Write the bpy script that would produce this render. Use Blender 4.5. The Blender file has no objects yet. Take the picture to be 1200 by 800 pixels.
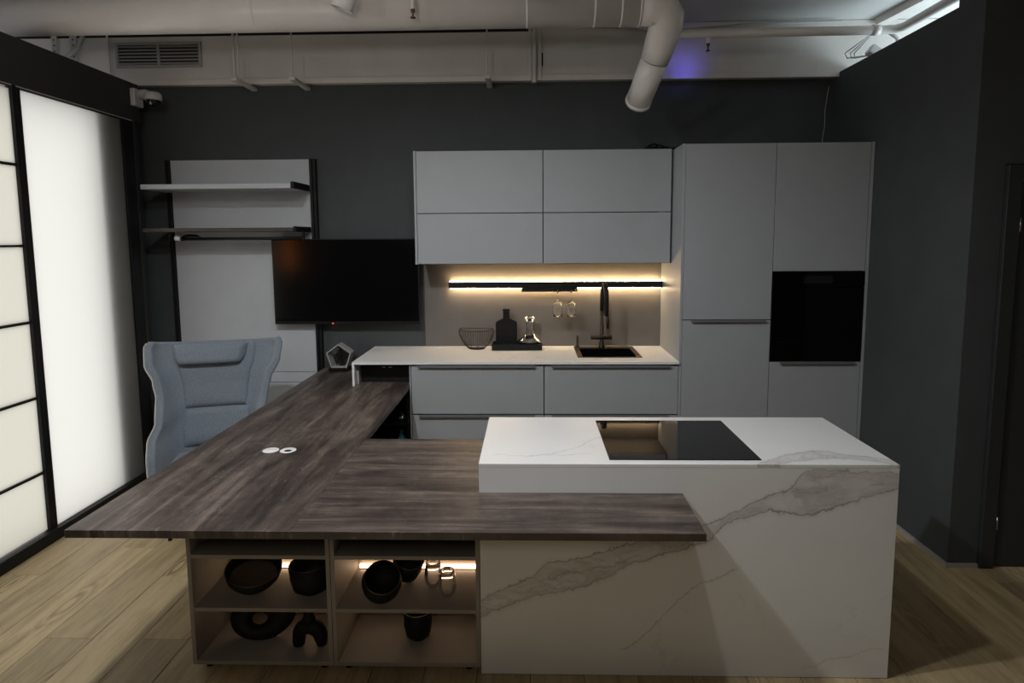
import bpy, bmesh, math, random
from mathutils import Vector, Matrix
random.seed(7)
S = bpy.context.scene
COL = S.collection
PI = math.pi

# ------------------------------------------------------------------ camera
yaw, pitch, roll = -0.024978, 0.102103, -0.0063864
fpx, ppx, ppy = 707.114, 604.251, 352.732
def inv(x, y, z):
    # camera (x right, y forward, z up) -> world
    c, s = math.cos(roll), math.sin(roll)
    v = -z
    x, v = c*x + s*v, -s*x + c*v
    z = -v
    c, s = math.cos(pitch), math.sin(pitch)
    y, z = c*y + s*z, -s*y + c*z
    c, s = math.cos(yaw), math.sin(yaw)
    x, y = c*x + s*y, -s*x + c*y
    return Vector((x, y, z))
cd = bpy.data.cameras.new('camera')
cam = bpy.data.objects.new('camera', cd)
COL.objects.link(cam)
R_, U_, F_ = inv(1, 0, 0), inv(0, 0, 1), inv(0, 1, 0)
M = Matrix(((R_.x, U_.x, -F_.x, -0.98832), (R_.y, U_.y, -F_.y, -4.59674), (R_.z, U_.z, -F_.z, 1.7446), (0, 0, 0, 1)))
cam.matrix_world = M
cd.sensor_width = 36
cd.lens = fpx/1200*36
cd.shift_x = (600-ppx)/1200
cd.shift_y = (ppy-400)/1200
cd.clip_start = 0.05
S.camera = cam

# ------------------------------------------------------------------ world, lights, exposure
w = bpy.data.worlds.new('world'); S.world = w; w.use_nodes = True
w.node_tree.nodes['Background'].inputs[0].default_value = (0.5, 0.6, 0.7, 1)
w.node_tree.nodes['Background'].inputs[1].default_value = 0.02
S.view_settings.view_transform = 'Standard'
S.view_settings.look = 'None'
S.view_settings.gamma = 1
S.view_settings.use_curve_mapping = False
S.view_settings.exposure = 0.0

def look_at(o, target):
    d = Vector(target) - o.location
    o.rotation_euler = d.to_track_quat('-Z', 'Y').to_euler()
def spot(name, loc, tgt, energy, color, size_deg, blend=0.6, radius=0.04):
    l = bpy.data.lights.new(name, 'SPOT'); l.energy = energy; l.color = color
    l.spot_size = math.radians(size_deg); l.spot_blend = blend; l.shadow_soft_size = radius
    o = bpy.data.objects.new(name, l); COL.objects.link(o); o.location = loc; look_at(o, tgt); return o
def area(name, loc, tgt, energy, color, sx, sy):
    l = bpy.data.lights.new(name, 'AREA'); l.energy = energy; l.color = color
    l.shape = 'RECTANGLE'; l.size = sx; l.size_y = sy
    o = bpy.data.objects.new(name, l); COL.objects.link(o); o.location = loc; look_at(o, tgt); return o
# ceiling spots above the desk: they throw the two shadow edges on the island front
spot('ceiling_spot_light_a', (-0.98, -2.86, 3.0), (-0.9, -2.2, 0.5), 54, (.96, .98, 1), 150, .8, .05)
spot('ceiling_spot_light_b', (-2.13, -2.86, 3.0), (-1.7, -2.2, 0.5), 130, (.96, .98, 1), 150, .8, .05)
for i_, x_ in enumerate((-2.7, -1.7)):
    l_ = bpy.data.lights.new('duct_fill_light', 'POINT'); l_.energy = 10; l_.shadow_soft_size = .08; l_.color = (1, .96, .92)  # fill points added to brighten the ducts, no fixture belongs to them
    o_ = bpy.data.objects.new('duct_fill_light', l_); COL.objects.link(o_); o_.location = (x_, -2.7, 2.62)
# light of the office behind the camera
area('office_light', (-1.6, -6.2, 2.9), (-1.6, -2.0, 1.2), 13, (1, .88, .74), 2.4, .5)
# next room seen over the right-hand wall
area('next_room_light', (2.5, -0.7, 2.45), (2.45, -0.6, 3.3), 42, (.80, .95, 1), 1.2, 1.0)
# blue glow on the duct behind the elbow
pl = bpy.data.lights.new('blue_glow_light', 'SPOT'); pl.energy = .6; pl.color = (.12, .09, 1); pl.shadow_soft_size = .02
pl.spot_size = math.radians(130); pl.spot_blend = 1
po = bpy.data.objects.new('blue_glow_light', pl); COL.objects.link(po); po.location = (0.125, -0.24, 2.93); look_at(po, (.125, -.05, 2.99))

# ------------------------------------------------------------------ materials
class NT:
    def __init__(s, name):
        s.m = bpy.data.materials.new(name); s.m.use_nodes = True
        s.t = s.m.node_tree; s.b = s.t.nodes['Principled BSDF']; s.out = s.t.nodes['Material Output']
    def n(s, kind, **k):
        x = s.t.nodes.new(kind)
        for a, v in k.items(): setattr(x, a, v)
        return x
    def l(s, a, b): s.t.links.new(a, b)
    def val(s, sock, v):
        if isinstance(v, (int, float)): sock.default_value = v
        elif isinstance(v, tuple): sock.default_value = v if len(v) == len(sock.default_value) else (*v, 1)
        else: s.l(v, sock)
    def math(s, op, a, b=0.0, clamp=False):
        x = s.n('ShaderNodeMath', operation=op, use_clamp=clamp)
        s.val(x.inputs[0], a); s.val(x.inputs[1], b); return x.outputs[0]
    def noise(s, vec, scale, detail=4, rough=.55, dist=0.0):
        x = s.n('ShaderNodeTexNoise'); s.l(vec, x.inputs['Vector'])
        x.inputs['Scale'].default_value = scale; x.inputs['Detail'].default_value = detail
        x.inputs['Roughness'].default_value = rough; x.inputs['Distortion'].default_value = dist
        return x.outputs['Fac']
    def ramp(s, f, stops):
        x = s.n('ShaderNodeValToRGB'); s.l(f, x.inputs[0]); e = x.color_ramp.elements
        while len(e) < len(stops): e.new(.5)
        for i, (p, c) in enumerate(stops):
            e[i].position = p; e[i].color = (*c, 1) if isinstance(c, tuple) else (c, c, c, 1)
        return x.outputs[0]
    def mix(s, f, a, b, mode='MIX'):
        x = s.n('ShaderNodeMix', data_type='RGBA', blend_type=mode)
        s.val(x.inputs[0], f); s.val(x.inputs[6], a); s.val(x.inputs[7], b); return x.outputs[2]
    def mapping(s, vec, scale=(1, 1, 1), loc=(0, 0, 0)):
        x = s.n('ShaderNodeMapping'); s.l(vec, x.inputs[0])
        x.inputs['Scale'].default_value = scale
        if isinstance(loc, tuple): x.inputs['Location'].default_value = loc
        else: s.l(loc, x.inputs['Location'])
        return x.outputs[0]
    def objco(s): return s.n('ShaderNodeTexCoord').outputs['Object']
    def bump(s, h, strength=.1, dist=.01):
        x = s.n('ShaderNodeBump'); x.inputs['Strength'].default_value = strength
        x.inputs['Distance'].default_value = dist; s.l(h, x.inputs['Height']); s.l(x.outputs[0], s.b.inputs['Normal'])

def plain(name, col, rough=.5, metal=0.0, noise=.06, nscale=6, bump=0.0, bscale=200, coat=0, spec=.5):
    N = NT(name); v = N.objco()
    f = N.noise(v, nscale, 3)
    c1 = tuple(max(0, x*(1-noise)) for x in col); c2 = tuple(min(1, x*(1+noise)) for x in col)
    N.l(N.ramp(f, [(.3, c1), (.7, c2)]), N.b.inputs['Base Color'])
    N.b.inputs['Roughness'].default_value = rough; N.b.inputs['Metallic'].default_value = metal
    N.b.inputs['Specular IOR Level'].default_value = spec
    N.b.inputs['Coat Weight'].default_value = coat
    if bump: N.bump(N.noise(v, bscale, 3), bump, .003)
    return N.m
def emit(name, col, strength):
    N = NT(name); N.b.inputs['Base Color'].default_value = (0, 0, 0, 1)
    N.b.inputs['Emission Color'].default_value = (*col, 1); N.b.inputs['Emission Strength'].default_value = strength
    return N.m
def glass(name, col=(1, 1, 1), rough=0.0):
    N = NT(name); N.b.inputs['Base Color'].default_value = (*col, 1)
    N.b.inputs['Transmission Weight'].default_value = 1; N.b.inputs['Roughness'].default_value = rough
    N.b.inputs['IOR'].default_value = 1.36; N.b.inputs['Specular IOR Level'].default_value = 1.0
    return N.m

mt = {}
mt['front'] = plain('matte_grey_lacquer', (.32, .335, .352), .55, noise=.02)
mt['handle'] = plain('dark_grey_handle', (.13, .133, .14), .5, noise=.03)
mt['carcass'] = plain('dark_grey_carcass', (.055, .056, .06), .6, noise=.03)
mt['panel'] = plain('light_grey_laminate', (.44, .46, .49), .55, noise=.03)
mt['backsplash'] = plain('taupe_grey_backsplash', (.14, .13, .12), .5, noise=.05)
mt['wall'] = plain('charcoal_wall_paint', (.050, .056, .060), .75, noise=.08, bump=.15, bscale=120)
mt['wall_warm'] = plain('warm_black_paint', (.026, .025, .022), .7, noise=.08, bump=.1, bscale=120)
mt['white_paint'] = plain('white_duct_paint', (.62, .59, .565), .6, noise=.06, nscale=3, bump=.1, bscale=60)
mt['ceiling'] = plain('ceiling_paint', (.50, .50, .50), .8, noise=.06, nscale=2, bump=.2, bscale=60)
mt['duct'] = plain('painted_duct', (.74, .715, .70), .38, noise=.05, nscale=4)
mt['black'] = plain('black_powder_coat', (.008, .008, .0085), .5, noise=.1, spec=.25)
mt['black_matte'] = plain('matte_black_ceramic', (.006, .006, .006), .6, noise=.2, spec=.25)
mt['black_gloss'] = plain('black_gloss', (.004, .004, .005), .08, noise=.1)
mt['screen'] = plain('tv_screen_glass', (.0025, .0026, .003), .16, noise=.1, spec=.4)
mt['oven_glass'] = plain('oven_black_glass', (.002, .002, .0022), .06, noise=.1, spec=.3)
mt['hob'] = plain('hob_black_glass', (.003, .003, .004), .035, noise=.1, coat=0, spec=.5)
mt['dark_shelf'] = plain('dark_oak_shelf', (.05, .04, .034), .5, noise=.2, nscale=20)
mt['taupe'] = plain('taupe_cabinet_board', (.30, .24, .19), .6, noise=.05)
mt['taupe_edge'] = plain('taupe_grey_edge', (.27, .248, .222), .6, noise=.05)
mt['bronze'] = plain('bronze_steel', (.20, .15, .11), .35, .9, noise=.1)
mt['gunmetal'] = plain('gunmetal', (.035, .030, .027), .38, .85, noise=.1)
mt['chrome'] = plain('brushed_steel', (.5, .5, .5), .3, 1, noise=.05)
mt['white_plastic'] = plain('white_plastic', (.75, .75, .75), .4, noise=.02)
mt['camera_plastic'] = plain('camera_plastic', (.50, .50, .50), .45, noise=.03)
mt['steel_grey'] = plain('steel_grey_frame', (.35, .34, .33), .5, noise=.05)
mt['teal'] = plain('teal_plastic', (.01, .20, .26), .35, noise=.05)
mt['rust'] = plain('red_bulb', (.12, .045, .035), .4, noise=.1)
mt['baseboard'] = plain('pale_skirting', (.33, .31, .29), .6, noise=.05)
mt['door'] = plain('black_door_laminate', (.026, .029, .031), .5, noise=.1)
mt['led'] = emit('warm_led', (1, .70, .38), 72)
mt['led_low'] = emit('warm_led_low', (1, .66, .40), 9)
mt['red_led'] = emit('red_led', (1, .04, .03), 3)
mt['lightboard'] = emit('office_light_board', (1, .99, .97), 1.78)
mt['amber'] = emit('amber_reflection_glow', (1, .28, .04), 3)
mt['glass'] = glass('clear_glass')
mt['smoked'] = plain('smoked_dome', (.01, .01, .01), .1, noise=.1)
mt['far_wall'] = plain('next_room_white_wall', (.7, .72, .72), .8, noise=.03)

def frosted(name, col):
    N = NT(name)
    tr = N.n('ShaderNodeBsdfTranslucent'); tr.inputs[0].default_value = (*col, 1)
    gl = N.n('ShaderNodeBsdfPrincipled'); gl.inputs['Base Color'].default_value = (*[c*.25 for c in col], 1); gl.inputs['Roughness'].default_value = .4
    mx = N.n('ShaderNodeMixShader'); mx.inputs[0].default_value = .25
    N.l(tr.outputs[0], mx.inputs[1]); N.l(gl.outputs[0], mx.inputs[2]); N.l(mx.outputs[0], N.out.inputs[0])
    return N.m
mt['pane_white'] = frosted('frosted_white_glass', (.95, .95, .93))
mt['pane_warm'] = frosted('frosted_cream_glass', (.86, .85, .80))

def plank_mat():
    N = NT('light_oak_plank')
    oc = N.objco(); oi = N.n('ShaderNodeObjectInfo')
    off = N.n('ShaderNodeCombineXYZ'); N.l(N.math('MULTIPLY', oi.outputs['Random'], 37.0), off.inputs[0]); N.l(N.math('MULTIPLY', oi.outputs['Random'], 91.0), off.inputs[1])
    v = N.mapping(oc, (1, 1, 1), off.outputs[0])
    grain = N.noise(N.mapping(v, (20, 1.3, 1)), 1.2, 7, .68, .6)
    fine = N.noise(N.mapping(v, (120, 6, 1)), 2.0, 3, .6)
    cloud = N.noise(N.mapping(v, (5, 1.2, 1)), 1.6, 4, .6, .5)
    vo = N.n('ShaderNodeTexVoronoi'); N.l(N.mapping(v, (4.6, 1.25, 1)), vo.inputs['Vector']); vo.inputs['Scale'].default_value = 1.0
    d = N.math('ADD', vo.outputs['Distance'], N.math('MULTIPLY', grain, .12))
    near = N.math('SUBTRACT', 1.0, N.math('DIVIDE', d, .42, True), True)
    ringw = N.math('MULTIPLY', N.math('SINE', N.math('MULTIPLY', d, 75.0)), N.math('MULTIPLY', near, .16))
    f = N.math('ADD', N.math('MULTIPLY', grain, .48), N.math('MULTIPLY', cloud, .42)); f = N.math('ADD', f, N.math('MULTIPLY', fine, .16))
    f = N.math('SUBTRACT', N.math('ADD', f, ringw), N.math('MULTIPLY', near, .10))
    c = N.ramp(f, [(.28, (.115, .078, .042)), (.42, (.28, .212, .112)), (.54, (.415, .32, .178)), (.76, (.53, .42, .25))])
    tint = N.math('ADD', .82, N.math('MULTIPLY', oi.outputs['Random'], .3))
    cc = N.n('ShaderNodeCombineColor'); [N.l(tint, cc.inputs[i]) for i in range(3)]
    N.l(N.mix(1.0, c, cc.outputs[0], 'MULTIPLY'), N.b.inputs['Base Color'])
    N.b.inputs['Roughness'].default_value = .5; N.bump(f, .12, .004)
    return N.m
mt['plank'] = plank_mat()

def walnut(name, sx, sy):
    # dark rough-sawn board; grain runs along the axis with the small scale
    N = NT(name); v = N.objco()
    g = N.noise(N.mapping(v, (sx, sy, 1)), 1.0, 8, .68, .9)
    g2 = N.noise(N.mapping(v, (sx*.38, sy*.55, 1)), 1.0, 4, .6, .8)
    g3 = N.noise(v, 9, 5, .65, 1.0)
    f = N.math('ADD', N.math('MULTIPLY', g, .45), N.math('MULTIPLY', g2, .42)); f = N.math('ADD', f, N.math('MULTIPLY', g3, .16))
    c = N.ramp(f, [(.42, (.024, .018, .016)), (.49, (.055, .041, .035)), (.54, (.085, .066, .056)), (.63, (.18, .145, .12))])
    scr = N.noise(N.mapping(v, (sx*1.6, sy*5, 1)), 2.0, 8, .8, 2.2)
    patch = N.ramp(N.noise(v, 5.5, 3, .6, 1.0), [(.46, 0.0), (.62, 1.0)])
    sm = N.math('MULTIPLY', N.ramp(scr, [(.56, 0.0), (.64, .85)]), patch)
    c = N.mix(sm, c, (.30, .25, .21))
    cross = N.noise(N.mapping(v, (10, 10, 1)), 1.0, 5, .7, 3.0)
    cm = N.math('MULTIPLY', N.ramp(cross, [(.488, 0.0), (.5, .75), (.512, 0.0)]), patch)
    c = N.mix(cm, c, (.035, .026, .022))
    N.l(c, N.b.inputs['Base Color'])
    N.b.inputs['Roughness'].default_value = .42; N.bump(f, .25, .004)
    return N.m
mt['wood_y'] = walnut('dark_sawn_oak_lengthwise', 16, 1.5)
mt['wood_x'] = walnut('dark_sawn_oak_crosswise', 1.5, 16)

def marble(name, fields=(), faint=.5):
    # fields: (axis_x, axis_y, x0, x1, ymax, upper pts, lower pts, extra single lines)
    N = NT(name); v = N.objco()
    base = N.ramp(N.noise(v, 1.6, 3), [(.3, (.70, .705, .705)), (.7, (.775, .78, .78))])
    # faint natural veins everywhere
    n1 = N.noise(N.mapping(v, (1, 1.3, 1.2)), 1.7, 7, .6, 1.0)
    fv = N.ramp(n1, [(.488, 0.0), (.5, 1.0), (.512, 0.0)])
    gate = N.ramp(N.noise(v, 2.1, 2), [(.52, 0.0), (.68, 1.0)])
    fm = N.math('MULTIPLY', N.math('MULTIPLY', fv, gate), faint)
    c = N.mix(fm, base, (.42, .40, .375))
    for ax, ay, x0, x1, ymax, up, lo, singles in fields:
        sep = N.n('ShaderNodeSeparateXYZ'); N.l(v, sep.inputs[0])
        X = sep.outputs[ax]; Y = sep.outputs[ay]
        wn = N.noise(v, 7, 6, .65); wf = N.noise(v, 34, 5, .6)
        Yd = N.math('ADD', Y, N.math('MULTIPLY', N.math('SUBTRACT', wn, .5), .075))
        Yd = N.math('ADD', Yd, N.math('MULTIPLY', N.math('SUBTRACT', wf, .5), .035))
        xn = N.math('DIVIDE', N.math('SUBTRACT', X, x0), x1-x0, True)
        def curve(pts):
            fc = N.n('ShaderNodeFloatCurve'); cv = fc.mapping.curves[0]
            P = [((x-x0)/(x1-x0), (y+.1)/(ymax+.1)) for x, y in pts]
            cv.points[0].location = P[0]; cv.points[1].location = P[-1]
            for p in P[1:-1]: cv.points.new(*p)
            fc.mapping.update(); N.l(xn, fc.inputs['Value'])
            return N.math('SUBTRACT', N.math('MULTIPLY', fc.outputs[0], ymax+.1), .1)
        def line(f, wd):
            dd = N.math('ABSOLUTE', N.math('SUBTRACT', Yd, f))
            return N.math('SUBTRACT', 1.0, N.math('DIVIDE', dd, wd, True), True)
        if up:
            fu, fl = curve(up), curve(lo)
            inside = N.math('MULTIPLY', N.math('DIVIDE', N.math('SUBTRACT', fu, Yd), .012, True), N.math('DIVIDE', N.math('SUBTRACT', Yd, fl), .012, True))
            cloud = N.ramp(N.noise(N.mapping(v, (2, 2, 5)), 3.2, 7, .65, .8), [(.35, .12), (.7, .78)])
            c = N.mix(N.math('MULTIPLY', inside, cloud), c, (.40, .385, .36))
            inner = N.ramp(N.noise(N.mapping(v, (1.0, 1, 3.6)), 2.6, 6, .6, .8), [(.485, 0.0), (.5, .55), (.515, 0.0)])
            c = N.mix(N.math('MULTIPLY', N.math('MULTIPLY', inside, inner), .6), c, (.20, .185, .165))
            str_ = N.ramp(N.noise(v, 5, 4), [(.3, .35), (.65, .95)])
            for f, wd in ((fu, .005), (fl, .007)):
                c = N.mix(N.math('MULTIPLY', line(f, wd), str_), c, (.16, .145, .125))
                c = N.mix(N.math('MULTIPLY', line(f, wd*3.5), .3), c, (.42, .40, .37))
        for pts, st in singles:
            a, b = pts[0][0], pts[-1][0]
            win = N.math('MULTIPLY', N.math('DIVIDE', N.math('SUBTRACT', X, a), .03, True), N.math('DIVIDE', N.math('SUBTRACT', b, X), .03, True))
            full = [(x0, pts[0][1])]*(a > x0+1e-4) + list(pts) + [(x1, pts[-1][1])]*(b < x1-1e-4)
            c = N.mix(N.math('MULTIPLY', N.math('MULTIPLY', line(curve(full), .006), win), st), c, (.30, .28, .255))
    N.l(c, N.b.inputs['Base Color'])
    N.b.inputs['Roughness'].default_value = .38
    return N.m
IX0, IX1, IY0, IY1, IZ = -1.193, 0.4215, -2.331, -1.711, .877
def rel(pts, ox=IX0, oy=0.0): return [(x-ox, y-oy) for x, y in pts]
UP = rel([(-1.193, .315), (-1.09, .374), (-.975, .425), (-.921, .465), (-.78, .497), (-.64, .544), (-.45, .60), (-.31, .627), (-.203, .683), (-.068, .755), (.024, .80), (.068, .848), (.185, .855), (.305, .842), (.4215, .846)])
LO = rel([(-1.193, .245), (-1.06, .306), (-.948, .343), (-.739, .399), (-.612, .467), (-.473, .517), (-.364, .553), (-.295, .574), (-.228, .634), (-.146, .662), (-.052, .69), (.069, .674), (.15, .698), (.246, .729), (.338, .764), (.4215, .792)])
SG = [(rel([(-.652, .108), (-.498, .222), (-.36, .363), (-.304, .395), (-.169, .453)]), .5),
      (rel([(.069, .04), (.178, .07), (.412, .127)]), .3),
      (rel([(-.95, .40), (-.86, .43), (-.70, .455), (-.55, .515)]), .6)]
mt['marble_front'] = marble('veined_white_stone_front', [(0, 2, 0.0, IX1-IX0, .9, UP, LO, SG)], .2)
# island top: veins run back from the front right corner (local y measured from the front edge)
UT = rel([(-1.193, -.09), (-.25, -.09), (-.1, .01), (-.04, .05), (.064, .115), (.179, .15), (.291, .10), (.4215, .05)])
LT = rel([(-1.193, -.095), (-.25, -.095), (-.1, -.03), (-.04, .0), (.064, .05), (.179, .075), (.291, .05), (.4215, .012)])
ST = [(rel([(-.98, .08), (-.86, .14), (-.76, .235), (-.66, .33)]), .5), (rel([(-1.15, .10), (-1.0, .085), (-.85, .10), (-.72, .12)]), .35)]
mt['marble_top'] = marble('veined_white_stone_top', [(0, 1, 0.0, IX1-IX0, .9, UT, LT, ST)], .45)
mt['marble'] = marble('veined_white_stone_counter', (), .8)

def fabric(name, col):
    N = NT(name); v = N.objco()
    f = N.noise(v, 260, 3, .7); g = N.noise(v, 9, 3)
    c = N.ramp(f, [(.35, tuple(x*.62 for x in col)), (.65, tuple(x*1.3 for x in col))])
    c = N.mix(N.math('MULTIPLY', g, .3), c, tuple(x*.8 for x in col))
    N.l(c, N.b.inputs['Base Color']); N.b.inputs['Roughness'].default_value = .9
    N.b.inputs['Sheen Weight'].default_value = .25; N.bump(f, .35, .003)
    return N.m
mt['fabric'] = fabric('blue_grey_wool', (.175, .21, .25))
mt['piping'] = plain('pale_piping', (.42, .42, .40), .7)

# ------------------------------------------------------------------ mesh helpers
def nb(): return bmesh.new()
def box(bm, x0, x1, y0, y1, z0, z1, bev=0.0, seg=2):
    vs = [bm.verts.new((x, y, z)) for x in (x0, x1) for y in (y0, y1) for z in (z0, z1)]
    F = [(0, 1, 3, 2), (4, 6, 7, 5), (0, 4, 5, 1), (2, 3, 7, 6), (0, 2, 6, 4), (1, 5, 7, 3)]
    fs = [bm.faces.new([vs[i] for i in f]) for f in F]
    if bev > 0:
        es = list({e for f in fs for e in f.edges})
        bmesh.ops.bevel(bm, geom=es, offset=bev, segments=seg, profile=.5, affect='EDGES')
    return bm
def tube(bm, pts, r, n=10, caps=True, rads=None):
    pts = [Vector(p) for p in pts]; rings = []
    up = Vector((0, 0, 1)); prev = None
    for i, p in enumerate(pts):
        t = (pts[min(i+1, len(pts)-1)] - pts[max(i-1, 0)]).normalized()
        if prev is None:
            a = up if abs(t.z) < .9 else Vector((1, 0, 0)); u = t.cross(a).normalized()
        else:
            u = (prev - t*prev.dot(t)).normalized()
        prev = u; v = t.cross(u)
        rr = rads[i] if rads else r
        rings.append([bm.verts.new(p + (u*math.cos(2*PI*k/n) + v*math.sin(2*PI*k/n))*rr) for k in range(n)])
    for a, b in zip(rings, rings[1:]):
        for k in range(n): bm.faces.new((a[k], a[(k+1) % n], b[(k+1) % n], b[k])).smooth = True
    if caps: bm.faces.new(rings[0][::-1]); bm.faces.new(rings[-1])
    return bm
def lathe(bm, prof, c, n=32, mtx=None, closed=False):
    rings = []
    for r, z in prof:
        if r < 1e-5:
            rings.append([bm.verts.new((0, 0, z))])
        else: rings.append([bm.verts.new((r*math.cos(2*PI*k/n), r*math.sin(2*PI*k/n), z)) for k in range(n)])
    pr = list(zip(rings, rings[1:]))
    if closed: pr.append((rings[-1], rings[0]))
    for a, b in pr:
        for k in range(n):
            k2 = (k+1) % n
            if len(a) == 1 and len(b) == 1: continue
            if len(a) == 1: f = (a[0], b[k2], b[k])
            elif len(b) == 1: f = (a[k], a[k2], b[0])
            else: f = (a[k], a[k2], b[k2], b[k])
            bm.faces.new(f[::-1]).smooth = True
    vs = [v for r in rings for v in r]
    M_ = Matrix.Translation(Vector(c)) @ (mtx if mtx else Matrix.Identity(4))
    bmesh.ops.transform(bm, matrix=M_, verts=vs)
    return bm
def prism(bm, poly, h0, h1, axis='Z', bev=0.0):
    def mk(a, b, h): return {'Z': (a, b, h), 'Y': (a, h, b), 'X': (h, a, b)}[axis]
    A = [bm.verts.new(mk(a, b, h0)) for a, b in poly]; B = [bm.verts.new(mk(a, b, h1)) for a, b in poly]
    n = len(poly); fs = [bm.faces.new(A[::-1]), bm.faces.new(B)]
    for i in range(n): fs.append(bm.faces.new((A[i], A[(i+1) % n], B[(i+1) % n], B[i])))
    bmesh.ops.recalc_face_normals(bm, faces=fs)
    if bev > 0:
        es = list({e for f in fs for e in f.edges})
        bmesh.ops.bevel(bm, geom=es, offset=bev, segments=2, profile=.5, affect='EDGES')
    return bm
def frame(bm, x0, x1, y0, y1, z0, z1, hx0, hx1, hy0, hy1, bev=0.0):
    # flat slab with a rectangular hole
    o = [(x0, y0), (x1, y0), (x1, y1), (x0, y1)]; h = [(hx0, hy0), (hx1, hy0), (hx1, hy1), (hx0, hy1)]
    L = [[bm.verts.new((a, b, z)) for a, b in q] for z in (z0, z1) for q in (o, h)]
    fs = []
    for i in range(4):
        j = (i+1) % 4
        fs += [bm.faces.new((L[0][j], L[0][i], L[1][i], L[1][j])), bm.faces.new((L[2][i], L[2][j], L[3][j], L[3][i])),
               bm.faces.new((L[0][i], L[0][j], L[2][j], L[2][i])), bm.faces.new((L[1][j], L[1][i], L[3][i], L[3][j]))]
    bmesh.ops.recalc_face_normals(bm, faces=fs)
    return bm
def wloc(o):
    v = Vector((0, 0, 0))
    while o: v += o.location; o = o.parent
    return v
def obj(name, bm, m, parent=None, origin=(0, 0, 0), label=None, mods=None):
    if parent is not None: origin = wloc(parent)
    bmesh.ops.translate(bm, verts=bm.verts, vec=-Vector(origin))
    me = bpy.data.meshes.new(name); bm.to_mesh(me); bm.free()
    me.materials.append(mt[m] if isinstance(m, str) else m)
    o = bpy.data.objects.new(name, me); COL.objects.link(o)
    if parent is not None: o.parent = parent
    else: o.location = origin
    if label: o['label'] = label
    return o
def B(name, m, parent, x0, x1, y0, y1, z0, z1, bev=.0015, label=None):
    return obj(name, box(nb(), x0, x1, y0, y1, z0, z1, bev), m, parent, label=label)
def thing(name, label, cat, loc=(0, 0, 0), group=None):
    o = bpy.data.objects.new(name, None); COL.objects.link(o); o.location = loc; o.empty_display_size = .1
    o['label'] = label; o['category'] = cat
    if group: o['group'] = group
    return o
def tag(o, label, cat, group=None):
    o['label'] = label; o['category'] = cat
    if group: o['group'] = group
    return o
def struct(o, label, cat='wall'):
    o['kind'] = 'structure'; o['label'] = label; o['category'] = cat; return o
def arc(c, r, a0, a1, n, plane='YZ'):
    out = []
    for i in range(n+1):
        a = a0 + (a1-a0)*i/n; p = r*math.cos(a); q = r*math.sin(a)
        out.append({'YZ': (c[0], c[1]+p, c[2]+q), 'XZ': (c[0]+p, c[1], c[2]+q), 'XY': (c[0]+p, c[1]+q, c[2])}[plane])
    return out

# ------------------------------------------------------------------ the setting
HC = 3.28
fl = struct(obj('floor', box(nb(), -5.5, 4.0, -6.9, .1, -.12, -.012), 'wall_warm'), 'light oak plank floor running toward the kitchen wall', 'floor')
meshes = {}
def plank(x0, y0, ln):
    key = round(ln, 3)
    if key not in meshes:
        b = box(nb(), .001, .214, .001, ln-.001, -.012, 0, .0012, 1)
        me = bpy.data.meshes.new('plank'); b.to_mesh(me); b.free(); me.materials.append(mt['plank']); meshes[key] = me
    o = bpy.data.objects.new('plank', meshes[key]); COL.objects.link(o); o.parent = fl; o.location = (x0, y0, 0)
k = 0
for i in range(-6, 28):
    x = -2.715 + .215*i
    y = -2.14 if i % 2 == 0 else -2.14 + (.79 if i % 4 == 1 else .5)
    while y < -1.29: y += 1.29
    e = 0.0
    while e > -6.6:
        s = min(e, y)
        s = y if y < e else e
        y2 = y
        while y2 >= e - 1e-6: y2 -= 1.29
        ln = e - y2
        plank(x, y2, ln); e = y2
struct(obj('ceiling', box(nb(), -5.5, 4.0, -6.9, .1, HC, HC+.1), 'ceiling'), 'white painted concrete ceiling above the ducts', 'ceiling')
struct(obj('wall_back', box(nb(), -5.5, 4.0, 0, .1, -.12, HC), 'wall'), 'charcoal wall behind the kitchen cabinets and screen')
struct(obj('wall_front', box(nb(), -5.5, 4.0, -7.0, -6.9, -.12, HC), 'wall'), 'dark wall behind the viewpoint')
struct(obj('wall_left', box(nb(), -5.6, -5.5, -7.0, .1, -.12, HC), 'far_wall'), 'pale far wall of the office behind the glass partition')
struct(obj('wall_right', box(nb(), 1.2205, 1.34, -1.30, 0, -.012, 2.917), 'wall'), 'charcoal side wall right of the tall cabinets, open above')
struct(obj('wall_pillar', prism(nb(), [(1.2205, -1.30), (1.2205, -1.492), (1.372, -1.492), (1.372, -1.37), (1.34, -1.37), (1.34, -1.30)], -.012, HC), 'wall'), 'charcoal wall corner between side wall and black door')
bw = nb(); box(bw, 1.372, 2.35, -1.492, -1.37, 2.10, HC); box(bw, 2.35, 4.0, -1.492, -1.37, -.012, HC)
struct(obj('wall_door_side', bw, 'wall'), 'charcoal wall above and beside the black door')
struct(obj('wall_far_right', box(nb(), 4.0, 4.1, -7.0, .1, -.12, HC), 'far_wall'), 'white wall of the room beyond the right side wall')
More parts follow.
